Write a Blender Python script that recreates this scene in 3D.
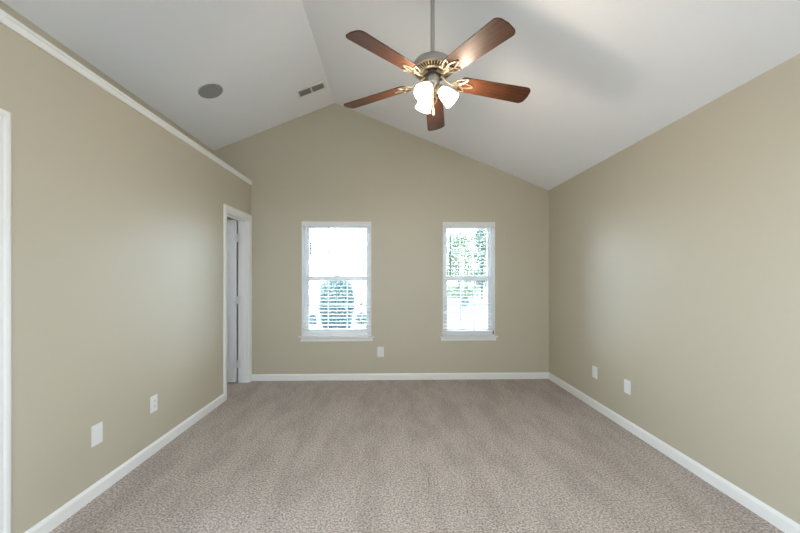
import bpy, bmesh, math, random
from mathutils import Vector, Matrix
random.seed(7)
PI = math.pi
sc = bpy.context.scene
for o in list(bpy.data.objects):
    bpy.data.objects.remove(o)
COL = sc.collection

# ---------------------------------------------------------------- camera, sky, lights, exposure
F = 355.0
YAW = 0.0247
CZ = 1.324
cd = bpy.data.cameras.new('camera'); cam = bpy.data.objects.new('camera', cd); COL.objects.link(cam)
cd.sensor_width = 36.0; cd.lens = F / 800.0 * 36.0
cd.shift_y = 9.85 / 800.0
cd.clip_start = 0.02; cd.clip_end = 300
cam.location = (0, 0, CZ); cam.rotation_euler = (PI / 2, 0, -YAW)
sc.camera = cam

sc.view_settings.view_transform = 'Standard'
sc.view_settings.look = 'None'
sc.view_settings.gamma = 1.0
sc.view_settings.use_curve_mapping = False
sc.view_settings.exposure = 0.42
sc.cycles.max_bounces = 14
sc.cycles.diffuse_bounces = 8
sc.cycles.transparent_max_bounces = 24

SKY = 14.0
w = bpy.data.worlds.new('sky'); sc.world = w; w.use_nodes = True
nt = w.node_tree; nt.nodes.clear()
out = nt.nodes.new('ShaderNodeOutputWorld'); bg = nt.nodes.new('ShaderNodeBackground')
tc = nt.nodes.new('ShaderNodeTexCoord'); sep = nt.nodes.new('ShaderNodeSeparateXYZ')
ramp = nt.nodes.new('ShaderNodeValToRGB')
ramp.color_ramp.elements[0].position = 0.0; ramp.color_ramp.elements[0].color = (0.72, 0.865, 1.0, 1)
ramp.color_ramp.elements[1].position = 1.0; ramp.color_ramp.elements[1].color = (0.66, 0.83, 1.0, 1)
nt.links.new(tc.outputs['Generated'], sep.inputs[0]); nt.links.new(sep.outputs[2], ramp.inputs[0])
nt.links.new(ramp.outputs[0], bg.inputs[0]); nt.links.new(bg.outputs[0], out.inputs[0])
bg.inputs[1].default_value = SKY

def area(name, loc, rot, sx, sy, energy, col, portal=False):
    l = bpy.data.lights.new(name, 'AREA'); l.shape = 'RECTANGLE'; l.size = sx; l.size_y = sy
    l.energy = energy; l.color = col
    if portal: l.cycles.is_portal = True
    o = bpy.data.objects.new(name, l); COL.objects.link(o); o.location = loc; o.rotation_euler = rot
    return o

# added, unseen opening behind the camera for more skylight; a portal guides it in
REAR = (-0.55, 0.75, 1.05, 2.10)
area('rear_fill_portal', ((REAR[0] + REAR[1]) / 2, -2.125, (REAR[2] + REAR[3]) / 2), (PI / 2, 0, 0), REAR[1] - REAR[0], REAR[3] - REAR[2], 1, (1, 1, 1), portal=True)
SIDE_L = (-1.85, -0.15, 0.60, 2.20)
NEXT = (0.60, 1.90, 0.90, 2.10)          # opening added beyond the nearer left doorway to brighten the right wall
area('next_room_fill_portal', (-3.31, (NEXT[0] + NEXT[1]) / 2, (NEXT[2] + NEXT[3]) / 2), (0, -PI / 2, 0), NEXT[3] - NEXT[2], NEXT[1] - NEXT[0], 1, (1, 1, 1), portal=True)       # side-wall openings behind the camera are added too, for extra skylight
SIDE_R = (-1.65, -0.55, 0.80, 2.15)
for sx, S in ((-1, SIDE_L), (1, SIDE_R)):
    area('side_fill_portal', (2.14 if sx > 0 else -1.91, (S[0] + S[1]) / 2, (S[2] + S[3]) / 2), (0, sx * PI / 2, 0), S[3] - S[2], S[1] - S[0], 1, (1, 1, 1), portal=True)
area('side_room_fill', (-3.12, 3.7, 1.5), (0, -PI / 2, 0), 0.9, 0.7, 5, (0.86, 0.93, 1.0))  # added cool fill lamp before a solid wall; this room has no window

# ---------------------------------------------------------------- room dimensions (metres)
YB = 4.550          # face of the back wall
YR = -2.0           # face of the wall behind the camera
XL, XR = -1.780, 2.044
XU = -2.248         # upper wall above the ledge
RX, RZ = -0.718, 3.537
SR = (RZ - 2.44) / (XR - RX)
SL = (RZ - 2.913) / (RX - XU)
WT = 0.12
def ceil_z(x): return RZ - (SR * (x - RX) if x > RX else SL * (RX - x))

# ---------------------------------------------------------------- materials
def mat(name, col, rough=0.6, metal=0.0, spec=0.5, noise=None, bump=None, emit=None, coat=0.0):
    m = bpy.data.materials.new(name); m.use_nodes = True
    n = m.node_tree; b = n.nodes['Principled BSDF']
    b.inputs['Base Color'].default_value = (*col, 1); b.inputs['Roughness'].default_value = rough
    b.inputs['Metallic'].default_value = metal; b.inputs['Specular IOR Level'].default_value = spec
    b.inputs['Coat Weight'].default_value = coat
    t = n.nodes.new('ShaderNodeTexCoord')
    if noise:
        sc_, amt = noise
        nz = n.nodes.new('ShaderNodeTexNoise'); nz.inputs['Scale'].default_value = sc_; nz.inputs['Detail'].default_value = 4
        n.links.new(t.outputs['Object'], nz.inputs['Vector'])
        mx = n.nodes.new('ShaderNodeMix'); mx.data_type = 'RGBA'
        mx.inputs[6].default_value = (*[c * (1 - amt) for c in col], 1)
        mx.inputs[7].default_value = (*[min(1, c * (1 + amt)) for c in col], 1)
        n.links.new(nz.outputs[0], mx.inputs[0]); n.links.new(mx.outputs[2], b.inputs['Base Color'])
    if bump:
        sc_, st = bump
        nz = n.nodes.new('ShaderNodeTexNoise'); nz.inputs['Scale'].default_value = sc_; nz.inputs['Detail'].default_value = 3
        n.links.new(t.outputs['Object'], nz.inputs['Vector'])
        bp = n.nodes.new('ShaderNodeBump'); bp.inputs['Strength'].default_value = st; bp.inputs['Distance'].default_value = 0.002
        n.links.new(nz.outputs[0], bp.inputs['Height']); n.links.new(bp.outputs[0], b.inputs['Normal'])
    if emit:
        b.inputs['Emission Color'].default_value = (*emit[0], 1); b.inputs['Emission Strength'].default_value = emit[1]
    return m

M = {}
M['wall'] = mat('wall_paint', (0.505, 0.46, 0.36), 0.48, spec=0.62, noise=(1.5, 0.015), bump=(260, 0.06))
M['ceil'] = mat('ceiling_paint', (0.86, 0.87, 0.90), 0.9, spec=0.1, bump=(200, 0.05))
M['trim'] = mat('trim_paint', (0.80, 0.80, 0.79), 0.35, noise=(3, 0.01))
M['door'] = mat('door_paint', (0.74, 0.76, 0.79), 0.4, noise=(3, 0.01))
M['vinyl'] = mat('window_vinyl', (0.82, 0.82, 0.83), 0.35, noise=(4, 0.01))
M['blind'] = mat('blind_slat', (0.76, 0.76, 0.76), 0.4, noise=(6, 0.01))
M['cord'] = mat('blind_cord', (0.78, 0.78, 0.78), 0.8, noise=(50, 0.03))
M['wand'] = mat('clear_wand', (0.06, 0.062, 0.065), 0.25, noise=(30, 0.03))
M['tassel'] = mat('cord_tassel', (0.06, 0.06, 0.06), 0.4, noise=(30, 0.03))
M['plate'] = mat('outlet_plastic', (0.78, 0.78, 0.78), 0.3, noise=(20, 0.01))
M['slot'] = mat('outlet_slot', (0.03, 0.03, 0.03), 0.6, noise=(20, 0.05))
M['nickel'] = mat('brushed_nickel', (0.46, 0.44, 0.42), 0.33, metal=1.0, noise=(60, 0.06))
M['iron'] = mat('antique_pewter', (0.52, 0.42, 0.30), 0.34, metal=0.85, noise=(90, 0.10))
M['dark'] = mat('dark_metal', (0.03, 0.027, 0.024), 0.5, metal=0.5, noise=(40, 0.1))
M['hinge'] = mat('hinge_metal', (0.75, 0.75, 0.74), 0.35, metal=0.3, noise=(40, 0.03))
M['grille'] = mat('speaker_grille', (0.30, 0.31, 0.31), 0.7, noise=(400, 0.25))
M['duct'] = mat('vent_duct', (0.34, 0.33, 0.30), 0.8, noise=(30, 0.1))
M['louver'] = mat('vent_louver', (0.5, 0.49, 0.47), 0.5, noise=(30, 0.05))
M['fob'] = mat('pull_fob', (0.65, 0.42, 0.16), 0.4, noise=(40, 0.1))
M['concrete'] = mat('pale_concrete', (0.36, 0.36, 0.36), 0.9, noise=(0.8, 0.06), bump=(40, 0.2))
M['grass'] = mat('grass', (0.018, 0.036, 0.021), 0.9, noise=(9, 0.3), bump=(60, 0.5))
M['bark'] = mat('bark', (0.06, 0.056, 0.05), 0.9, noise=(12, 0.3), bump=(30, 0.6))
M['leaf_pale'] = mat('leaf_pale', (0.16, 0.19, 0.11), 0.6, noise=(3, 0.25))
M['leaf_mid'] = mat('leaf_mid', (0.09, 0.12, 0.085), 0.6, noise=(3, 0.3))
M['leaf_blue'] = mat('leaf_blue', (0.07, 0.105, 0.10), 0.6, noise=(6, 0.35))
M['leaf_teal'] = mat('leaf_teal', (0.022, 0.045, 0.043), 0.6, noise=(6, 0.35))

# glass pane: clear with a thin reflection
g = bpy.data.materials.new('window_glass'); g.use_nodes = True; n = g.node_tree; n.nodes.clear()
o_ = n.nodes.new('ShaderNodeOutputMaterial'); mx = n.nodes.new('ShaderNodeMixShader')
tr = n.nodes.new('ShaderNodeBsdfTransparent'); gl = n.nodes.new('ShaderNodeBsdfGlossy'); fr = n.nodes.new('ShaderNodeFresnel')
gl.inputs['Roughness'].default_value = 0.02; fr.inputs['IOR'].default_value = 1.45
tr.inputs['Color'].default_value = (0.96, 0.98, 0.97, 1)
n.links.new(fr.outputs[0], mx.inputs[0]); n.links.new(tr.outputs[0], mx.inputs[1]); n.links.new(gl.outputs[0], mx.inputs[2]); n.links.new(mx.outputs[0], o_.inputs[0])
M['glass'] = g

# frosted lamp glass: lit lamp shade
M['shade'] = mat('frosted_lamp_glass', (0.9, 0.88, 0.84), 0.4, noise=(20, 0.01), emit=((1.0, 0.86, 0.66), 5.0))
M['bulb'] = mat('lit_bulb', (0.9, 0.9, 0.85), 0.4, noise=(20, 0.01), emit=((1.0, 0.86, 0.66), 12.0))

# carpet
def carpet():
    m = bpy.data.materials.new('carpet_pile'); m.use_nodes = True; n = m.node_tree; b = n.nodes['Principled BSDF']
    b.inputs['Roughness'].default_value = 0.95; b.inputs['Specular IOR Level'].default_value = 0.05
    b.inputs['Sheen Weight'].default_value = 0.15; b.inputs['Sheen Roughness'].default_value = 0.6
    L = n.links.new
    t = n.nodes.new('ShaderNodeTexCoord')
    vo = n.nodes.new('ShaderNodeTexVoronoi'); vo.inputs['Scale'].default_value = 130; L(t.outputs['Object'], vo.inputs['Vector'])
    fine = n.nodes.new('ShaderNodeTexNoise'); fine.inputs['Scale'].default_value = 85; fine.inputs['Detail'].default_value = 4; fine.inputs['Roughness'].default_value = 0.75; L(t.outputs['Object'], fine.inputs['Vector'])
    r1 = n.nodes.new('ShaderNodeValToRGB'); e = r1.color_ramp.elements
    e[0].position = 0.39; e[0].color = (0.200, 0.166, 0.147, 1); e[1].position = 0.61; e[1].color = (0.64, 0.555, 0.505, 1)
    L(fine.outputs[0], r1.inputs[0])
    # nap: shading of brushed tracks and footfalls, put into the pile's colour
    mp = n.nodes.new('ShaderNodeMapping'); mp.inputs['Scale'].default_value = (3.4, 1.1, 1); mp.inputs['Rotation'].default_value = (0, 0, 0.5); L(t.outputs['Object'], mp.inputs['Vector'])
    nap = n.nodes.new('ShaderNodeTexNoise'); nap.inputs['Scale'].default_value = 1.3; nap.inputs['Detail'].default_value = 6; nap.inputs['Roughness'].default_value = 0.65; nap.inputs['Distortion'].default_value = 0.15; L(mp.outputs[0], nap.inputs['Vector'])
    r2 = n.nodes.new('ShaderNodeValToRGB'); e = r2.color_ramp.elements
    e[0].position = 0.40; e[0].color = (0.84, 0.83, 0.82, 1); e[1].position = 0.56; e[1].color = (1, 1, 1, 1); L(nap.outputs[0], r2.inputs[0])
    mul = n.nodes.new('ShaderNodeMix'); mul.data_type = 'RGBA'; mul.blend_type = 'MULTIPLY'; mul.inputs[0].default_value = 1
    L(r1.outputs[0], mul.inputs[6]); L(r2.outputs[0], mul.inputs[7]); L(mul.outputs[2], b.inputs['Base Color'])
    add = n.nodes.new('ShaderNodeMath'); add.operation = 'ADD'; L(vo.outputs['Distance'], add.inputs[0]); L(fine.outputs[0], add.inputs[1])
    bp = n.nodes.new('ShaderNodeBump'); bp.inputs['Strength'].default_value = 0.4; bp.inputs['Distance'].default_value = 0.005
    L(add.outputs[0], bp.inputs['Height']); L(bp.outputs[0], b.inputs['Normal'])
    return m
M['carpet'] = carpet()

# fan blade wood: grain along the blade (object X)
def wood():
    m = bpy.data.materials.new('walnut_blade'); m.use_nodes = True; n = m.node_tree; b = n.nodes['Principled BSDF']
    b.inputs['Roughness'].default_value = 0.46; b.inputs['Specular IOR Level'].default_value = 0.26; b.inputs['Coat Weight'].default_value = 0.0; b.inputs['Coat Roughness'].default_value = 0.25
    t = n.nodes.new('ShaderNodeTexCoord'); mp = n.nodes.new('ShaderNodeMapping'); mp.inputs['Scale'].default_value = (3, 60, 20)
    nz = n.nodes.new('ShaderNodeTexNoise'); nz.inputs['Scale'].default_value = 2; nz.inputs['Detail'].default_value = 6; nz.inputs['Distortion'].default_value = 0.4
    r = n.nodes.new('ShaderNodeValToRGB'); e = r.color_ramp.elements
    e[0].position = 0.3; e[0].color = (0.034, 0.012, 0.005, 1); e[1].position = 0.72; e[1].color = (0.098, 0.034, 0.013, 1)
    n.links.new(t.outputs['Object'], mp.inputs[0]); n.links.new(mp.outputs[0], nz.inputs['Vector']); n.links.new(nz.outputs[0], r.inputs[0]); n.links.new(r.outputs[0], b.inputs['Base Color'])
    return m
M['wood'] = wood()

# ---------------------------------------------------------------- mesh helpers
def box(bm, x0, x1, y0, y1, z0, z1, mtx=None):
    v = [bm.verts.new(Vector(p)) for p in ((x0, y0, z0), (x1, y0, z0), (x1, y1, z0), (x0, y1, z0), (x0, y0, z1), (x1, y0, z1), (x1, y1, z1), (x0, y1, z1))]
    for f in ((3, 2, 1, 0), (4, 5, 6, 7), (0, 1, 5, 4), (1, 2, 6, 5), (2, 3, 7, 6), (3, 0, 4, 7)):
        bm.faces.new([v[i] for i in f])
    if mtx:
        for q in v: q.co = mtx @ q.co
def prism(bm, pts, a, b, axis):
    """extrude a 2D outline from a to b along axis 'x','y','z'"""
    def P(p, t):
        return {'x': (t, p[0], p[1]), 'y': (p[0], t, p[1]), 'z': (p[0], p[1], t)}[axis]
    A = [bm.verts.new(P(p, a)) for p in pts]; B = [bm.verts.new(P(p, b)) for p in pts]
    bm.faces.new(A); bm.faces.new(B[::-1])
    for i in range(len(pts)):
        j = (i + 1) % len(pts)
        bm.faces.new((A[j], A[i], B[i], B[j]))
def tube(bm, pts, r, seg=8, closed=False, cap=True):
    pts = [Vector(p) for p in pts]; n = len(pts); rings = []
    ref = None
    for i, p in enumerate(pts):
        if closed: d = pts[(i + 1) % n] - pts[i - 1]
        else: d = pts[min(i + 1, n - 1)] - pts[max(i - 1, 0)]
        d.normalize()
        if ref is None:
            ref = Vector((0, 0, 1)) if abs(d.z) < 0.9 else Vector((1, 0, 0))
        a = d.cross(ref)
        if a.length < 1e-5: a = d.cross(Vector((0, 1, 0)))
        a.normalize(); b = a.cross(d); ref = b.cross(Vector((0, 0, 0))) if False else b
        rr = r[i] if isinstance(r, (list, tuple)) else r
        rings.append([bm.verts.new(p + (a * math.cos(2 * PI * k / seg) + b * math.sin(2 * PI * k / seg)) * rr) for k in range(seg)])
    m = n if closed else n - 1
    for i in range(m):
        A, B = rings[i], rings[(i + 1) % n]
        for k in range(seg):
            bm.faces.new((A[k], A[(k + 1) % seg], B[(k + 1) % seg], B[k]))
    if cap and not closed:
        bm.faces.new(rings[0][::-1]); bm.faces.new(rings[-1])
def lathe(bm, prof, seg=40, mtx=None):
    rings = []
    for r, z in prof:
        if r < 1e-6:
            rings.append([bm.verts.new((0, 0, z))])
        else:
            rings.append([bm.verts.new((r * math.cos(2 * PI * k / seg), r * math.sin(2 * PI * k / seg), z)) for k in range(seg)])
    for A, B in zip(rings, rings[1:]):
        for k in range(seg):
            q = []
            for R_, i in ((A, k), (A, k + 1), (B, k + 1), (B, k)):
                v = R_[i % len(R_)]
                if v not in q: q.append(v)
            if len(q) > 2: bm.faces.new(q)
    if mtx:
        for R_ in rings:
            for v in R_: v.co = mtx @ v.co
def obj(name, bm, m, parent=None, smooth=False, bevel=0.0, loc=None, rot=None):
    bmesh.ops.recalc_face_normals(bm, faces=bm.faces[:])
    me = bpy.data.meshes.new(name); bm.to_mesh(me); bm.free()
    me.materials.append(M[m])
    o = bpy.data.objects.new(name, me); COL.objects.link(o)
    if parent: o.parent = parent
    if loc: o.location = loc
    if rot: o.rotation_euler = rot
    if smooth:
        for p in me.polygons: p.use_smooth = True
        md = o.modifiers.new('edges', 'EDGE_SPLIT'); md.split_angle = math.radians(40)
    if bevel:
        md = o.modifiers.new('bevel', 'BEVEL'); md.width = bevel; md.segments = 2; md.limit_method = 'ANGLE'
    return o
def struct(o): o['kind'] = 'structure'; return o
def empty(name, loc=(0, 0, 0), rot=(0, 0, 0)):
    o = bpy.data.objects.new(name, None); COL.objects.link(o); o.location = loc; o.rotation_euler = rot; o.empty_display_size = 0.1
    return o
def tag(o, label, cat, group=None):
    o['label'] = label; o['category'] = cat
    if group: o['group'] = group
    return o
def holed(bm, axis, a, b, u0, u1, z0, z1, holes):
    """wall slab between a and b along axis, spanning u0..u1 x z0..z1, with rectangular holes"""
    us = sorted({u0, u1, *[h[0] for h in holes], *[h[1] for h in holes]}); zs = sorted({z0, z1, *[h[2] for h in holes], *[h[3] for h in holes]})
    us = [u for u in us if u0 <= u <= u1]; zs = [z for z in zs if z0 <= z <= z1]
    solid = {}
    for i in range(len(us) - 1):
        for j in range(len(zs) - 1):
            cu, cz = (us[i] + us[i + 1]) / 2, (zs[j] + zs[j + 1]) / 2
            solid[i, j] = not any(h[0] < cu < h[1] and h[2] < cz < h[3] for h in holes)
    V = {}
    def v(i, j, t):
        if (i, j, t) not in V:
            V[i, j, t] = bm.verts.new((t, us[i], zs[j]) if axis == 'x' else (us[i], t, zs[j]))
        return V[i, j, t]
    for (i, j), s in solid.items():
        if not s: continue
        for t in (a, b):
            bm.faces.new([v(i, j, t), v(i + 1, j, t), v(i + 1, j + 1, t), v(i, j + 1, t)])
        for di, dj, e in ((-1, 0, ((i, j), (i, j + 1))), (1, 0, ((i + 1, j), (i + 1, j + 1))), (0, -1, ((i, j), (i + 1, j))), (0, 1, ((i, j + 1), (i + 1, j + 1)))):
            if not solid.get((i + di, j + dj), False):
                (p, q) = e
                bm.faces.new([v(*p, a), v(*q, a), v(*q, b), v(*p, b)])
def profile_strip(bm, prof, a, b, axis, mtx):
    """sweep a (depth, height) profile along axis; mtx maps (depth,along,height)"""
    A = [bm.verts.new(mtx(d, a, h)) for d, h in prof]; B = [bm.verts.new(mtx(d, b, h)) for d, h in prof]
    bm.faces.new(A); bm.faces.new(B[::-1])
    for i in range(len(prof)):
        j = (i + 1) % len(prof); bm.faces.new((A[j], A[i], B[i], B[j]))

# ---------------------------------------------------------------- room shell
W1 = (-1.139, -0.255, 0.543, 2.023)     # window openings: x0, x1, z0, z1
W2 = (0.662, 1.339, 0.543, 2.023)
D1 = (3.871, 4.4865, -0.01, 2.035)       # door opening in the left wall: y0, y1, z0, z1
D2 = (0.83, 1.637, -0.01, 2.025)
WD = 0.15
bm = bmesh.new(); box(bm, -3.3, 2.2, YR - 0.12, YB + WD, -0.12, 0.0)
floor = struct(obj('floor', bm, 'carpet'))

bm = bmesh.new(); holed(bm, 'y', YB, YB + WD, -3.3, XR + WT, 0, 2.38, [W1, W2])
prism(bm, [(-3.3, 2.38), (XR + WT, 2.38), (RX, RZ + 0.03), (-3.3, ceil_z(-3.3) + 0.03)], YB, YB + WD, 'y')
struct(obj('wall_back', bm, 'wall'))
bm = bmesh.new(); holed(bm, 'x', XR, XR + WT, YR, YB, 0, 2.44, [SIDE_R])
struct(obj('wall_right', bm, 'wall'))
bm = bmesh.new(); holed(bm, 'x', XL - WT, XL, YR, YB, 0, 2.505, [D1, D2, SIDE_L])
struct(obj('wall_left', bm, 'wall'))
bm = bmesh.new(); box(bm, XU - WT, XU, YR, YB, 2.50, 2.93)
struct(obj('wall_upper_left', bm, 'wall'))
bm = bmesh.new(); holed(bm, 'y', YR - WT, YR, -3.3, XR + WT, 0, 2.38, [REAR])
prism(bm, [(-3.3, 2.38), (XR + WT, 2.38), (RX, RZ + 0.03), (-3.3, ceil_z(-3.3) + 0.03)], YR - WT, YR, 'y')
struct(obj('wall_rear', bm, 'wall'))
bm = bmesh.new()
lo = [(XR + 0.18, ceil_z(XR + 0.18)), (RX, RZ), (-3.35, ceil_z(-3.35))]
prism(bm, lo + [(x, z + 0.12) for x, z in lo[::-1]], YR - 0.12, YB + WD, 'y')
struct(obj('ceiling', bm, 'ceil'))
# ledge shelf over the left wall (white cap with a lip) and the side room under it
bm = bmesh.new()
box(bm, XU, XL - 0.0005, YR, YB, 2.505, 2.530)
prism(bm, [(XL, 2.4805), (XL + 0.010, 2.4805), (XL + 0.014, 2.491), (XL + 0.014, 2.511), (XL + 0.021, 2.516), (XL + 0.021, 2.529), (XL + 0.017, 2.532), (XL, 2.532)], YR, YB, 'y')
struct(obj('trim_1', bm, 'trim'))
bm = bmesh.new(); box(bm, -3.2, XL - WT, YR, YB, 2.44, 2.49); struct(obj('ceiling_side_room', bm, 'ceil'))
bm = bmesh.new(); holed(bm, 'x', -3.3, -3.2, 0.35, YB, 0, 2.44, [NEXT]); struct(obj('wall_side_room_left', bm, 'wall'))
bm = bmesh.new(); box(bm, -3.2, XL - WT, 2.9, 3.0, 0, 2.44); struct(obj('wall_side_room_front', bm, 'wall'))
bm = bmesh.new(); box(bm, -3.2, XL - WT, 0.35, 0.45, 0, 2.44); struct(obj('wall_side_room_rear', bm, 'wall'))

# baseboards
BB = [(0, 0), (0.013, 0), (0.013, 0.062), (0.010, 0.071), (0.006, 0.078), (0.004, 0.082), (0, 0.082)]
bm = bmesh.new(); profile_strip(bm, BB, XL + 0.0, XR, 'x', lambda d, t, h: Vector((t, YB - d, h)))
struct(obj('baseboard_back', bm, 'trim'))
bm = bmesh.new(); profile_strip(bm, BB, YR, YB - 0.013, 'y', lambda d, t, h: Vector((XR - d, t, h)))
struct(obj('baseboard_right', bm, 'trim'))
bm = bmesh.new()
profile_strip(bm, BB, 1.697, 3.811, 'y', lambda d, t, h: Vector((XL + d, t, h)))
profile_strip(bm, BB, YR, 0.77, 'y', lambda d, t, h: Vector((XL + d, t, h)))
struct(obj('baseboard_left', bm, 'trim'))

# ---------------------------------------------------------------- doors in the left wall
CAS = [(0.0, 0.0), (0.012, 0.0), (0.017, 0.010), (0.017, 0.022), (0.012, 0.030), (0.012, 0.048), (0.008, 0.058), (0.0, 0.058)]  # depth, across (outer to inner)
def casing(bm, y0, y1, zt, wd, far_w=None):
    """U of casing round an opening, mitred: outer edges at y0-wd, y1+wd"""
    s = wd / 0.058
    fw = far_w if far_w is not None else wd
    def leg(path):
        # path: list of (outer point, inner point)
        rings = []
        for (oy, oz), (iy, iz) in path:
            rings.append([bm.verts.new((XL + d, oy + (iy - oy) * a / 0.058, oz + (iz - oz) * a / 0.058)) for d, a in CAS])
        for A, B in zip(rings, rings[1:]):
            for i in range(len(CAS)):
                j = (i + 1) % len(CAS); bm.faces.new((A[i], A[j], B[j], B[i]))
        bm.faces.new(rings[0]); bm.faces.new(rings[-1][::-1])
    leg([((y0 - wd, 0), (y0 + 0.006, 0)), ((y0 - wd, zt + wd), (y0 + 0.006, zt - 0.006)), ((y1 + fw, zt + wd), (y1 - 0.006, zt - 0.006)), ((y1 + fw, 0), (y1 - 0.006, 0))])
def six_panel(bm, w_, h, t):
    """door leaf in local x (0..w), y thickness 0..t, z 0..h, panels recessed on both faces"""
    st = 0.11 * w_ / 0.75
    xs = [0, st, w_ / 2 - st * 0.45, w_ / 2 + st * 0.45, w_ - st, w_]
    zs = [0, 0.22, 0.80, 0.97, 1.60, 1.71, h - 0.12, h]
    for yf, sg in ((0, 1), (t, -1)):
        for i in range(5):
            for j in range(7):
                a = [(xs[i], zs[j]), (xs[i + 1], zs[j]), (xs[i + 1], zs[j + 1]), (xs[i], zs[j + 1])]
                if i in (1, 3) and j in (1, 3, 5):
                    def ring(ins, dep):
                        return [bm.verts.new((x + (ins if k in (0, 3) else -ins), yf + sg * dep, z + (ins if k in (0, 1) else -ins))) for k, (x, z) in enumerate(a)]
                    R0, R1, R2, R3 = ring(0, 0), ring(0.012, 0.009), ring(0.03, 0.009), ring(0.05, 0.002)
                    for A, B in ((R0, R1), (R1, R2), (R2, R3)):
                        for k in range(4): bm.faces.new((A[k], A[(k + 1) % 4], B[(k + 1) % 4], B[k]))
                    bm.faces.new(R3)
                else:
                    bm.faces.new([bm.verts.new((x, yf, z)) for x, z in a])
    for p in (((0, 0), (0, t)), ((w_, 0), (w_, t))):
        bm.faces.new([bm.verts.new((x, y, z)) for (x, y), z in ((p[0], 0), (p[1], 0), (p[1], h), (p[0], h))])
    for z in (0, h):
        bm.faces.new([bm.verts.new(q) for q in ((0, 0, z), (w_, 0, z), (w_, t, z), (0, t, z))])
    bmesh.ops.remove_doubles(bm, verts=bm.verts[:], dist=1e-5)
def jamb(bm, y0, y1, zt):
    for (a, b) in ((y0, y0 + 0.018), (y1 - 0.018, y1)):
        box(bm, XL - WT - 0.004, XL + 0.0, a, b, 0, zt)
    box(bm, XL - WT - 0.004, XL + 0.0, y0 + 0.018, y1 - 0.018, zt - 0.018, zt)
    # stop
    box(bm, XL - 0.075, XL - 0.038, y0 + 0.018, y0 + 0.030, 0, zt - 0.018)
    box(bm, XL - 0.075, XL - 0.038, y1 - 0.030, y1 - 0.018, 0, zt - 0.018)
    box(bm, XL - 0.075, XL - 0.038, y0 + 0.030, y1 - 0.030, zt - 0.030, zt - 0.018)
d1 = struct(empty('door_1'))
bm = bmesh.new(); casing(bm, D1[0], D1[1], D1[3], 0.060, 0.0635); obj('casing', bm, 'trim', d1)
bm = bmesh.new(); jamb(bm, D1[0], D1[1], D1[3]); obj('jamb', bm, 'trim', d1)
bm = bmesh.new(); six_panel(bm, 0.57, 2.005, 0.035)
leaf = obj('door_leaf', bm, 'door', d1, loc=(XL - WT - 0.020, D1[1] - 0.018, 0.015), rot=(0, 0, PI + 0.03))
for hz in (0.24, 1.03, 1.80):
    bm = bmesh.new()
    box(bm, -0.001, 0.0012, 0.0, 0.033, -0.045, 0.045)
    box(bm, -0.055, 0.000, -0.0022, 0.0, -0.045, 0.045)
    tube(bm, [(-0.008, 0.010 - 0.014, -0.047), (-0.008, 0.010 - 0.014, 0.047)], 0.0055, 10)
    obj('hinge', bm, 'hinge', leaf, loc=(-0.001, 0.036, hz - 0.015))
d2 = struct(empty('door_2'))
bm = bmesh.new(); casing(bm, D2[0], D2[1], D2[3], 0.060); obj('casing', bm, 'trim', d2)
bm = bmesh.new(); jamb(bm, D2[0], D2[1], D2[3]); obj('jamb', bm, 'trim', d2)
bm = bmesh.new(); six_panel(bm, D2[1] - D2[0] - 0.042, 2.005, 0.035)
obj('door_leaf', bm, 'trim', d2, loc=(XL - WT - 0.020, D2[0] + 0.018, 0.015), rot=(0, 0, PI - 0.05))

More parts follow.
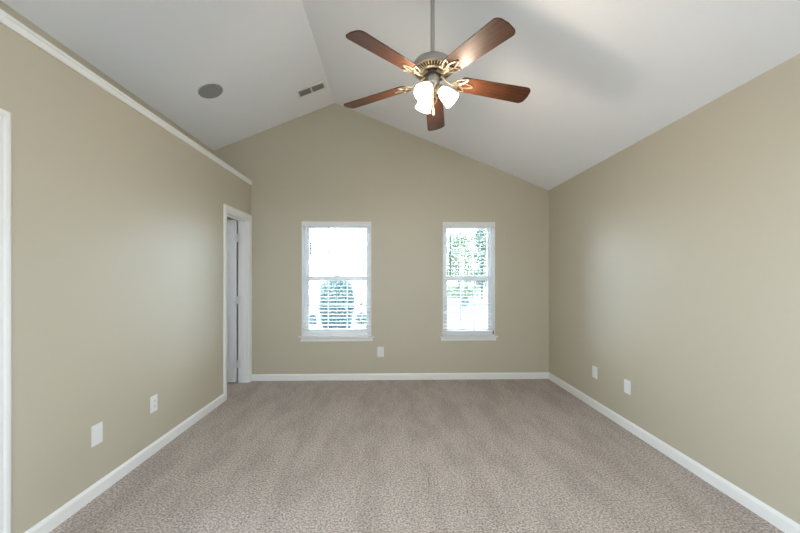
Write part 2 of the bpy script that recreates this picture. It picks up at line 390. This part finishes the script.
# ---------------------------------------------------------------- windows
def window(name, W):
    x0, x1, z0, z1 = W
    r = struct(empty(name))
    bm = bmesh.new()   # painted lining of the opening
    box(bm, x0, x0 + 0.008, YB, YB + WD, z0, z1); box(bm, x1 - 0.008, x1, YB, YB + WD, z0, z1)
    box(bm, x0 + 0.008, x1 - 0.008, YB, YB + WD, z1 - 0.008, z1)
    obj('jamb', bm, 'trim', r)
    a, b = x0 + 0.008, x1 - 0.008
    bm = bmesh.new()   # outer vinyl frame
    for q in ((a, a + 0.028, z0 + 0.012, z1 - 0.008), (b - 0.028, b, z0 + 0.012, z1 - 0.008)):
        box(bm, q[0], q[1], YB + 0.075, YB + WD, q[2], q[3])
    box(bm, a + 0.028, b - 0.028, YB + 0.075, YB + WD, z1 - 0.036, z1 - 0.008)
    box(bm, a + 0.028, b - 0.028, YB + 0.075, YB + WD, z0 + 0.012, z0 + 0.034)
    obj('frame', bm, 'vinyl', r)
    for nm, y0, zb, zt, top in (('lower_sash', YB + 0.082, z0 + 0.034, 1.327, 0.062), ('upper_sash', YB + 0.112, 1.278, z1 - 0.036, 0.035)):
        sa, sb = a + 0.028, b - 0.028
        bt = 0.058 if nm == 'lower_sash' else 0.04
        bm = bmesh.new()
        box(bm, sa, sa + 0.036, y0, y0 + 0.028, zb, zt); box(bm, sb - 0.036, sb, y0, y0 + 0.028, zb, zt)
        box(bm, sa + 0.036, sb - 0.036, y0, y0 + 0.028, zb, zb + bt); box(bm, sa + 0.036, sb - 0.036, y0, y0 + 0.028, zt - top, zt)
        s = obj(nm, bm, 'vinyl', r, bevel=0.003)
        ga, gb, gz0, gz1 = sa + 0.036, sb - 0.036, zb + bt, zt - top
        bm = bmesh.new()
        for k in (1, 2):
            x = ga + (gb - ga) * k / 3; box(bm, x - 0.008, x + 0.008, y0 + 0.010, y0 + 0.018, gz0, gz1)
        z = (gz0 + gz1) / 2; box(bm, ga, gb, y0 + 0.0105, y0 + 0.0175, z - 0.008, z + 0.008)
        obj('muntin_grid', bm, 'vinyl', s)
        bm = bmesh.new(); box(bm, ga - 0.004, gb + 0.004, y0 + 0.0195, y0 + 0.0225, gz0 - 0.004, gz1 + 0.004)
        obj('glass_pane', bm, 'glass', s)
        if nm == 'lower_sash':
            bm = bmesh.new(); cx = (sa + sb) / 2
            box(bm, cx - 0.03, cx + 0.03, y0 + 0.002, y0 + 0.030, zt, zt + 0.012)
            obj('sash_lock', bm, 'vinyl', s, bevel=0.004)
    return r
w1 = window('window_1', W1); w2 = window('window_2', W2)
def stool(name, W, xa, xb, aa, ab):
    r = struct(empty(name))
    bm = bmesh.new()
    box(bm, W[0], W[1], YB - 0.001, YB + 0.08, W[2] - 0.0, W[2] + 0.014)
    prism(bm, [(YB, 0.543), (YB - 0.034, 0.543), (YB - 0.040, 0.547), (YB - 0.040, 0.553), (YB - 0.034, 0.557), (YB, 0.557)], xa, xb, 'x')
    obj('stool', bm, 'trim', r)
    bm = bmesh.new()
    prism(bm, [(YB, 0.496), (YB - 0.013, 0.496), (YB - 0.016, 0.502), (YB - 0.016, 0.532), (YB - 0.010, 0.543), (YB, 0.543)], aa, ab, 'x')
    obj('apron', bm, 'trim', r)
stool('trim_2', W1, -1.174, -0.216, -1.149, -0.235)
stool('trim_3', W2, 0.627, 1.372, 0.638, 1.351)

# ---------------------------------------------------------------- blinds
ST = math.radians(2)      # room-side edge of each slat tipped down
def blind(W, wand_x, label, cords, zb, tassels):
    x0, x1, z0, z1 = W
    a, b = x0 + 0.011, x1 - 0.011
    r = tag(empty('window_blind', ((x0 + x1) / 2, YB + 0.035, z1 - 0.008)), label, 'blind', 'white horizontal blinds in the back windows')
    L = r.location.copy()
    def put(nm, bm, m, **k):
        bmesh.ops.translate(bm, verts=bm.verts[:], vec=-L); return obj(nm, bm, m, r, **k)
    zt = z1 - 0.008
    bm = bmesh.new(); box(bm, a, b, YB + 0.012, YB + 0.060, zt - 0.045, zt); put('headrail', bm, 'blind')
    bm = bmesh.new()
    prism(bm, [(YB + 0.001, zt - 0.056), (YB + 0.009, zt - 0.056), (YB + 0.009, zt - 0.0005), (YB - 0.001, zt - 0.0005), (YB - 0.003, zt - 0.008), (YB + 0.001, zt - 0.016), (YB + 0.001, zt - 0.044), (YB - 0.002, zt - 0.050)], a - 0.002, b + 0.002, 'x')
    put('valance', bm, 'blind')
    bm = bmesh.new(); z = zt - 0.088
    while z > zb + 0.045:
        # slightly crowned slat, 50 mm deep
        pr = [(-0.025, -0.0018), (0, 0.0004), (0.025, -0.0018), (0.025, 0.0010), (0, 0.0032), (-0.025, 0.0010)]
        pr = [(YB + 0.037 + p * math.cos(ST) - q * math.sin(ST), z + p * math.sin(ST) + q * math.cos(ST)) for p, q in pr]
        prism(bm, pr, a + 0.003, b - 0.003, 'x'); z -= 0.0455
    put('slats', bm, 'blind')
    bm = bmesh.new(); box(bm, a + 0.003, b - 0.003, YB + 0.012, YB + 0.062, zb, zb + 0.018); put('bottom_rail', bm, 'blind', bevel=0.003)
    for cx in cords:
        bm = bmesh.new()
        for yy in (YB + 0.0105, YB + 0.0635): tube(bm, [(cx, yy, zb + 0.01), (cx, yy, zt - 0.045)], 0.0009, 6)
        put('ladder_cord', bm, 'cord')
    bm = bmesh.new(); tube(bm, [(wand_x, YB + 0.0055, zt - 0.075), (wand_x, YB + 0.004, 1.329)], 0.0070, 8)
    tube(bm, [(wand_x, YB + 0.0055, zt - 0.055), (wand_x, YB + 0.0055, zt - 0.078)], 0.0022, 6)
    put('tilt_wand', bm, 'wand', smooth=True)
    for tx, tz in tassels:
        bm = bmesh.new(); tube(bm, [(tx, YB + 0.0055, zt - 0.05), (tx, YB + 0.005, tz + 0.02)], 0.0009, 6)
        c = put('lift_cord', bm, 'cord')
        bm = bmesh.new(); lathe(bm, [(0, 0.022), (0.003, 0.021), (0.006, 0.010), (0.0095, -0.016), (0.009, -0.024), (0, -0.025)], 12)
        bmesh.ops.translate(bm, verts=bm.verts[:], vec=Vector((tx, YB + 0.004, tz)) - L); obj('tassel', bm, 'tassel', c, smooth=True)
    return r
blind(W1, -1.028, 'white horizontal blind filling the wider left window, with the conifer behind it', (-1.02, -0.697, -0.374), 0.632, ((-0.392, 1.715), (-0.386, 0.983)))
blind(W2, 0.760, 'white horizontal blind filling the narrower right window, with leafy trees behind it', (0.770, 1.230), 0.605, ((1.318, 0.605),))

# ---------------------------------------------------------------- outlet plates
def plate(name, loc, rot, label, cat, kind, w_=0.072, h=0.116):
    r = tag(empty(name, loc, rot), label, cat, 'white wall plates low on the walls')
    bm = bmesh.new(); box(bm, -w_ / 2, w_ / 2, -0.006, 0.0, -h / 2, h / 2)
    obj('cover_plate', bm, 'plate', r, bevel=0.003)
    if kind == 'duplex':
        for s in (-1, 1):
            bm = bmesh.new(); pts = []
            for k in range(24):
                t = 2 * PI * k / 24; pts.append((0.0165 * math.cos(t), max(-0.0135, min(0.0135, 0.0165 * math.sin(t))) + s * 0.0195))
            prism(bm, pts, -0.0085, -0.005, 'y'); f = obj('socket', bm, 'plate', r)
            bm = bmesh.new()
            box(bm, -0.0075, -0.005, -0.0089, -0.008, s * 0.0195 - 0.001, s * 0.0195 + 0.007); box(bm, 0.005, 0.0075, -0.0089, -0.008, s * 0.0195 - 0.001, s * 0.0195 + 0.007)
            box(bm, -0.0022, 0.0022, -0.0089, -0.008, s * 0.0195 - 0.009, s * 0.0195 - 0.0045)
            obj('socket_slots', bm, 'slot', f)
        bm = bmesh.new(); lathe(bm, [(0, 0.0015), (0.0025, 0.001), (0.003, 0)], 12, Matrix.Translation((0, -0.006, 0)) @ Matrix.Rotation(PI / 2, 4, 'X')); obj('screw', bm, 'hinge', r, smooth=True)
    else:
        for s in (-1, 1):
            bm = bmesh.new(); lathe(bm, [(0, 0.0012), (0.0025, 0.001), (0.003, 0)], 12, Matrix.Translation((0, -0.006, s * 0.042)) @ Matrix.Rotation(PI / 2, 4, 'X')); obj('screw', bm, 'plate', r, smooth=True)
    return r
plate('outlet', (-0.137, YB, 0.358), (0, 0, 0), 'white duplex outlet on the back wall below the left window corner', 'outlet', 'duplex', 0.084, 0.128)
plate('outlet', (XL, 2.704, 0.371), (0, 0, PI / 2), 'white duplex outlet on the left wall, the plate nearer the far open doorway', 'outlet', 'duplex', 0.078, 0.122)
plate('blank_wall_plate', (XL, 2.190, 0.370), (0, 0, PI / 2), 'blank white plate on the left wall, the larger one farther from the open doorway', 'wall plate', 'blank', 0.080, 0.124)
plate('blank_wall_plate', (XR, 3.510, 0.363), (0, 0, -PI / 2), 'blank white plate on the right wall, nearer the back corner', 'wall plate', 'blank', 0.086, 0.118)
plate('blank_wall_plate', (XR, 3.020, 0.367), (0, 0, -PI / 2), 'blank white plate on the right wall, farther from the back corner', 'wall plate', 'blank', 0.082, 0.115)

# ---------------------------------------------------------------- speaker and vent in the left ceiling slope
AL = math.atan(SL)
SLOPE = Matrix.Rotation(-AL, 4, 'Y')      # local x runs up the slope to the right, local z is the normal
px, py = -1.746, 3.475
r = tag(empty('ceiling_speaker', (px, py, ceil_z(px)), (0, -AL, 0)), 'round grey speaker grille set in the left ceiling slope', 'speaker')
bm = bmesh.new(); lathe(bm, [(0, -0.0045), (0.07, -0.0055), (0.109, -0.006), (0.110, 0.0)], 48); obj('grille', bm, 'grille', r, smooth=True)
bm = bmesh.new(); lathe(bm, [(0.109, 0.0), (0.109, -0.007), (0.111, -0.008), (0.114, -0.006), (0.115, 0.0)], 48); obj('rim', bm, 'louver', r, smooth=True)
px, py = -0.912, 4.076
r = tag(empty('ceiling_vent', (px, py, ceil_z(px)), (0, -AL, 0.03)), 'white rectangular air vent with two louvred halves near the ceiling ridge', 'vent')
bm = bmesh.new()
VW, VH = 0.172, 0.082
for q in ((-VW, VW, -VH, -VH + 0.024), (-VW, VW, VH - 0.024, VH), (-VW, -VW + 0.024, -VH + 0.024, VH - 0.024), (VW - 0.024, VW, -VH + 0.024, VH - 0.024), (-0.009, 0.009, -VH + 0.024, VH - 0.024)):
    box(bm, q[0], q[1], q[2], q[3], -0.007, 0)
obj('frame', bm, 'trim', r)
for s in (-1, 1):
    xa, xb = (0.009, VW - 0.024) if s > 0 else (-VW + 0.024, -0.009)
    bm = bmesh.new()
    for k in range(9):
        y = -VH + 0.024 + (2 * VH - 0.048) * (k + 0.5) / 9
        box(bm, xa, xb, -0.0055, 0.0055, -0.0006, 0.0006, Matrix.Translation((0, y, -0.0045)) @ Matrix.Rotation(0.55, 4, 'X'))
    obj('louvres', bm, 'louver', r)
    bm = bmesh.new(); box(bm, xa, xb, -VH + 0.024, VH - 0.024, -0.0012, -0.0004); obj('duct_opening', bm, 'duct', r)

# ---------------------------------------------------------------- ceiling fan
FX, FY, FZ = 0.246, 2.107, 2.450       # hub axis, blade plane height
fan = tag(empty('ceiling_fan', (FX, FY, FZ)), 'five-bladed brown wooden ceiling fan with three lit lamps on a long rod', 'ceiling fan')
top = ceil_z(FX) - FZ
def fp(nm, bm, m, parent=fan, **k): return obj(nm, bm, m, parent, **k)
bm = bmesh.new(); lathe(bm, [(0, 0.0), (0.062, 0.0), (0.066, -0.012), (0.060, -0.035), (0.040, -0.062), (0.022, -0.075), (0, -0.075)], 40, Matrix.Translation((0, 0, top)) @ Matrix.Rotation(math.atan(SR), 4, 'Y'))
fp('canopy', bm, 'nickel', smooth=True)
bm = bmesh.new(); tube(bm, [(0, 0, 0.17), (0, 0, top - 0.03)], 0.0125, 20); fp('downrod', bm, 'nickel', smooth=True)
bm = bmesh.new()
lathe(bm, [(0, 0.186), (0.020, 0.186), (0.024, 0.172), (0.060, 0.166), (0.090, 0.157), (0.106, 0.146), (0.116, 0.130), (0.121, 0.112), (0.122, 0.102), (0.118, 0.098), (0, 0.098)], 56)
hous = fp('motor_housing', bm, 'nickel', smooth=True)
bm = bmesh.new(); lathe(bm, [(0, 0.099), (0.117, 0.099), (0.116, 0.096), (0, 0.090)], 48); fp('vent_core', bm, 'dark', hous, smooth=True)
bm = bmesh.new()   # ribbed vent ring under the motor
NR = 36
for k in range(NR):
    t = 2 * PI * k / NR
    m_ = Matrix.Rotation(t, 4, 'Z')
    prof = [(0.120, 0.100), (0.120, 0.094), (0.090, 0.086), (0.060, 0.084), (0.060, 0.090), (0.090, 0.093)]
    A = [bm.verts.new(m_ @ Vector((x, -0.0022, z))) for x, z in prof]; B = [bm.verts.new(m_ @ Vector((x, 0.0022, z))) for x, z in prof]
    bm.faces.new(A); bm.faces.new(B[::-1])
    for i in range(6): bm.faces.new((A[(i + 1) % 6], A[i], B[i], B[(i + 1) % 6]))
lathe(bm, [(0.054, 0.090), (0.074, 0.091), (0.076, 0.085), (0.068, 0.081), (0.054, 0.082), (0.054, 0.090)], 48)
lathe(bm, [(0.112, 0.100), (0.123, 0.102), (0.124, 0.096), (0.118, 0.091), (0.112, 0.092), (0.112, 0.100)], 56)
fp('vent_ring', bm, 'iron', hous)
bm = bmesh.new(); lathe(bm, [(0, 0.098), (0.052, 0.098), (0.056, 0.088), (0.056, 0.072), (0.048, 0.066), (0, 0.066)], 40); fp('flywheel', bm, 'dark', smooth=True)
bm = bmesh.new(); lathe(bm, [(0, 0.070), (0.034, 0.070), (0.040, 0.064), (0.041, 0.054), (0.041, 0.022), (0.036, 0.010), (0.026, 0.002), (0.022, -0.006), (0.012, -0.012), (0, -0.014)], 40)
sw = fp('switch_housing', bm, 'nickel', smooth=True)
# blades
PITCH = math.radians(13)
def blade_outline():
    r0, r1, w0, w1 = 0.165, 0.612, 0.056, 0.0665
    pts = []
    def edge(s, rng):
        return [(r, s * (w0 + (w1 - w0) * (r - r0) / (r1 - r0))) for r in rng]
    n = 8
    # tip: rounded corners of radius rc and a slightly bowed end
    rc = 0.036
    lower = edge(-1, [r0 + 0.02, 0.3, 0.45, r1 - rc])
    tip = []
    for k in range(1, n + 1):
        t = -PI / 2 + (PI / 2) * k / n; tip.append((r1 - rc + rc * math.cos(t), -w1 + rc + rc * math.sin(t)))
    mid = [(r1 + 0.004, 0.0)]
    tip2 = [(x, -y) for x, y in tip[::-1]]
    upper = [(x, -y) for x, y in lower[::-1]]
    root = [(r0 + 0.004, w0 - 0.012), (r0, w0 - 0.028), (r0, -w0 + 0.028), (r0 + 0.004, -w0 + 0.012)]
    return lower + tip + mid + tip2 + upper + root
def loop(cx, cy, L_, wd, ang, n=22):
    pts = []
    for k in range(n):
        t = 2 * PI * k / n
        x = L_ / 2 * math.cos(t); y = wd / 2 * math.sin(t) * (1 - 0.45 * math.cos(t))
        pts.append((cx + x * math.cos(ang) - y * math.sin(ang), cy + x * math.sin(ang) + y * math.cos(ang)))
    return pts
ROT = math.radians(8.68)
for k in range(5):
    a = ROT + k * 2 * PI / 5
    R_ = Matrix.Rotation(a, 4, 'Z')
    bm = bmesh.new(); prism(bm, blade_outline(), -0.003, 0.003, 'z')
    b = obj('blade', bm, 'wood', fan, bevel=0.0015)
    tipz = (0.0, 0.0, 0.010, 0.022, -0.005)[k]; rootz = 0.034
    dr = math.atan2(rootz - tipz, 0.44); z_at0 = rootz + 0.165 * math.tan(dr)
    DM = Matrix.Translation((0, 0, z_at0)) @ Matrix.Rotation(dr, 4, 'Y') @ Matrix.Rotation(-PITCH, 4, 'X')
    b.matrix_local = R_ @ DM
    bm = bmesh.new()
    pm = DM
    # swan arm from the flywheel down to the blade
    arm = []
    for t in [i / 14 for i in range(15)]:
        x = 0.050 + 0.118 * t
        z = 0.074 - 0.022 * math.sin(PI * min(1, t * 1.15)) - (0.074 - (pm @ Vector((0.168, 0, -0.007))).z) * (t * t * (3 - 2 * t))
        arm.append(Vector((x, 0, z)))
    tube(bm, arm, [0.009 - 0.003 * abs(math.sin(PI * i / 14)) for i in range(15)], 10)
    for lp in (loop(0.205, 0.0, 0.092, 0.034, 0), loop(0.172, 0.026, 0.084, 0.034, 0.62), loop(0.172, -0.026, 0.084, 0.034, -0.62), loop(0.150, 0.0, 0.05, 0.022, 0)):
        tube(bm, [pm @ Vector((x, y, -0.0065)) for x, y in lp], 0.0042, 8, closed=True)
    for v in bm.verts: v.co = R_ @ v.co
    obj('blade_iron', bm, 'iron', fan, smooth=True)
# lamps
for k, az in enumerate((-6, 114, 234)):
    az = math.radians(az)
    fx = empty('lamp_arm_frame') if False else None
    Rz = Matrix.Rotation(az, 4, 'Z')
    TILT = math.radians(46)
    # socket base position and axis (pointing outwards and down)
    base = Rz @ Vector((0.034, 0, -0.004)); ax = (Rz @ Vector((math.sin(TILT), 0, -math.cos(TILT)))).normalized()
    rot = ax.to_track_quat('Z', 'Y').to_matrix().to_4x4()
    X_ = Matrix.Translation(base) @ rot
    bm = bmesh.new()
    tube(bm, [Rz @ Vector(p) for p in ((0.014, 0, 0.006), (0.020, 0, 0.010), (0.028, 0, 0.007), (0.034, 0, -0.004))], 0.008, 10)
    lathe(bm, [(0, -0.004), (0.018, -0.004), (0.024, 0.006), (0.026, 0.020), (0.022, 0.022), (0, 0.022)], 28, X_)
    la = obj('lamp_fitter', bm, 'iron', fan, smooth=True)
    bm = bmesh.new()
    outer = [(0.0215, 0.010), (0.0225, 0.017), (0.028, 0.027), (0.036, 0.043), (0.0415, 0.063), (0.045, 0.087), (0.048, 0.108), (0.050, 0.118)]
    inner = [(r_ - 0.003, z_) for r_, z_ in outer[::-1]]
    lathe(bm, outer + inner, 36, X_)
    obj('lamp_shade', bm, 'shade', fan, smooth=True)
    bm = bmesh.new(); lathe(bm, [(0, 0.022), (0.011, 0.024), (0.013, 0.036), (0.021, 0.054), (0.024, 0.066), (0.020, 0.080), (0.010, 0.089), (0, 0.091)], 24, X_)
    obj('bulb', bm, 'bulb', fan, smooth=True)
    l = bpy.data.lights.new('lamp_light', 'POINT'); l.energy = 10.5; l.color = (1.0, 0.85, 0.66); l.shadow_soft_size = 0.03
    lo_ = bpy.data.objects.new('lamp_light', l); COL.objects.link(lo_); lo_.parent = fan; lo_.location = base + ax * 0.130
# pull chain
bm = bmesh.new(); tube(bm, [(0.004, -0.038, 0.02), (0.001, -0.043, 0.010), (0, -0.044, -0.03), (0, -0.044, -0.150)], 0.0014, 6)
pc = obj('pull_chain', bm, 'iron', fan, smooth=True)
bm = bmesh.new(); lathe(bm, [(0, 0.022), (0.004, 0.020), (0.005, 0.008), (0.0085, -0.008), (0.0085, -0.016), (0.005, -0.022), (0, -0.023)], 16, Matrix.Translation((0, -0.044, -0.167)))
obj('pull_fob', bm, 'fob', pc, smooth=True)

# ---------------------------------------------------------------- outdoors, seen through the windows
GZ = -0.52
bm = bmesh.new(); box(bm, -60, 60, -60, 90, GZ - 0.2, GZ); struct(obj('ground', bm, 'concrete'))
M['asphalt'] = mat('asphalt', (0.065, 0.065, 0.067), 0.9, noise=(2, 0.1), bump=(60, 0.3))
bm = bmesh.new(); box(bm, -12, 16, 9.0, 26, GZ, GZ + 0.01); struct(obj('driveway', bm, 'asphalt'))
bm = bmesh.new(); box(bm, 2.2, 14, 13.3, 14.7, GZ, GZ + 0.02); struct(obj('lawn', bm, 'grass'))
bm = bmesh.new(); box(bm, 2.4, 4.5, 16.8, 18.4, GZ, GZ + 0.02); struct(obj('lawn', bm, 'grass'))
def at(px, y): return (math.tan(math.atan((px - 400) / F) + YAW)) * y
def leaves(bm, n, place, size):
    for _ in range(n):
        c = place(); d = Vector((random.gauss(0, 1), random.gauss(0, 1), random.gauss(0, 1))).normalized()
        e = d.cross(Vector((random.gauss(0, 1), random.gauss(0, 1), random.gauss(0, 1)))).normalized()
        s = size * random.uniform(0.6, 1.3)
        bm.faces.new([bm.verts.new(c + q) for q in (-d * s, e * s * 0.45, d * s, -e * s * 0.45)])
def ell(c, r, hollow=0.55):
    while True:
        p = Vector((random.uniform(-1, 1), random.uniform(-1, 1), random.uniform(-1, 1)))
        if hollow < p.length < 1: return Vector(c) + Vector((p.x * r[0], p.y * r[1], p.z * r[2]))
def shrub(name, x, y, w_, h, m, n, size, label, group=None, cone=0.5):
    r = tag(empty(name, (x, y, GZ)), label, 'shrub', group)
    bm = bmesh.new()
    def pl():
        while True:
            t = random.random(); rr = w_ / 2 * (1 - cone * t ** 1.6) * min(1, (1 - t) * 5 + 0.15) * min(1, 0.72 + t * 0.6)
            a = random.random() * 2 * PI; q = math.sqrt(random.uniform(0.3, 1)) * rr
            return Vector((q * math.cos(a), q * math.sin(a), 0.05 + t * (h - 0.05)))
    leaves(bm, n, pl, size); obj('foliage', bm, m, r)
    bm = bmesh.new(); tube(bm, [(0, 0, 0), (0, 0, h * 0.7)], [0.03, 0.012], 8); obj('stem', bm, 'bark', r)
def tree(x, y, clumps, m, n, size, label, tr=0.12, group=None):
    r = tag(empty('tree', (x, y, GZ)), label, 'tree', group)
    bm = bmesh.new(); zt = max(c[2] for c, _ in clumps)
    tube(bm, [(0, 0, 0), (0.03, 0, zt * 0.5), (0.0, 0.02, zt)], [tr, tr * 0.7, tr * 0.3], 10)
    for c, rad in clumps:
        tube(bm, [(0.02, 0, c[2] * 0.55), ((c[0]) * 0.6, c[1] * 0.6, c[2] * 0.85), c], [tr * 0.4, tr * 0.25, tr * 0.08], 7)
    obj('trunk', bm, 'bark', r, smooth=True)
    bm = bmesh.new()
    vol = sum(rad[0] * rad[2] for _, rad in clumps)
    for c, rad in clumps: leaves(bm, int(n * rad[0] * rad[2] / vol), lambda: ell(c, rad, 0.2), size)
    obj('foliage', bm, m, r)
y = 12.4; shrub('conifer_shrub', at(336.8, y), y, 1.30, 1.86, 'leaf_blue', 12000, 0.05, 'large oval blue-green conifer shrub outside the left window', cone=0.2)
y = 13.4; shrub('round_shrub', at(311.5, y), y, 0.46, 0.44, 'leaf_blue', 900, 0.035, 'small shrub left of the big conifer outside the left window', 'small shrubs outside')
y = 13.6; shrub('round_shrub', at(361.5, y), y, 0.54, 0.46, 'leaf_blue', 900, 0.035, 'small shrub right of the big conifer outside the left window', 'small shrubs outside')
y = 21.5; shrub('round_shrub', at(465, y), y, 0.60, 0.60, 'leaf_teal', 1200, 0.035, 'dark teal shrub beyond the lawn outside the right window', 'small shrubs outside')
y = 17.0; tree(at(303, y), y, [((0.45, 0, 3.25), (0.42, 0.35, 0.26)), ((0.1, 0, 3.15), (0.4, 0.3, 0.25)), ((-0.5, 0, 3.4), (0.5, 0.4, 0.35))], 'leaf_pale', 900, 0.05, 'slim pale tree at the left edge of the left window', 0.05)
y = 30.0
tree(at(459, y), y, [((0, 0, 3.6), (1.5, 1.2, 1.1)), ((-0.9, 0, 2.2), (1.0, 0.9, 0.8)), ((0.7, 0, 2.0), (1.0, 0.9, 0.8)), ((0.2, 0.3, 0.5), (1.9, 0.8, 0.75)), ((0, 0, 5.0), (1.2, 1.0, 0.7))], 'leaf_pale', 16000, 0.085, 'broad pale green tree at the left of the right window', 0.13)
y = 27.0
tree(at(482, y), y, [((0, 0, 4.7), (0.85, 0.8, 0.9)), ((0.1, 0, 3.2), (0.8, 0.8, 0.9)), ((-0.1, 0, 1.7), (0.75, 0.8, 0.8))], 'leaf_mid', 6000, 0.085, 'narrow grey-green tree at the right of the right window', 0.11)

# portals guiding the daylight through the two back windows
for i, W in enumerate((W1, W2)):
    area('window_daylight', ((W[0] + W[1]) / 2, YB + WD + 0.01, (W[2] + W[3]) / 2), (-PI / 2, 0, 0), W[1] - W[0], W[3] - W[2], 1, (1, 1, 1), portal=True)
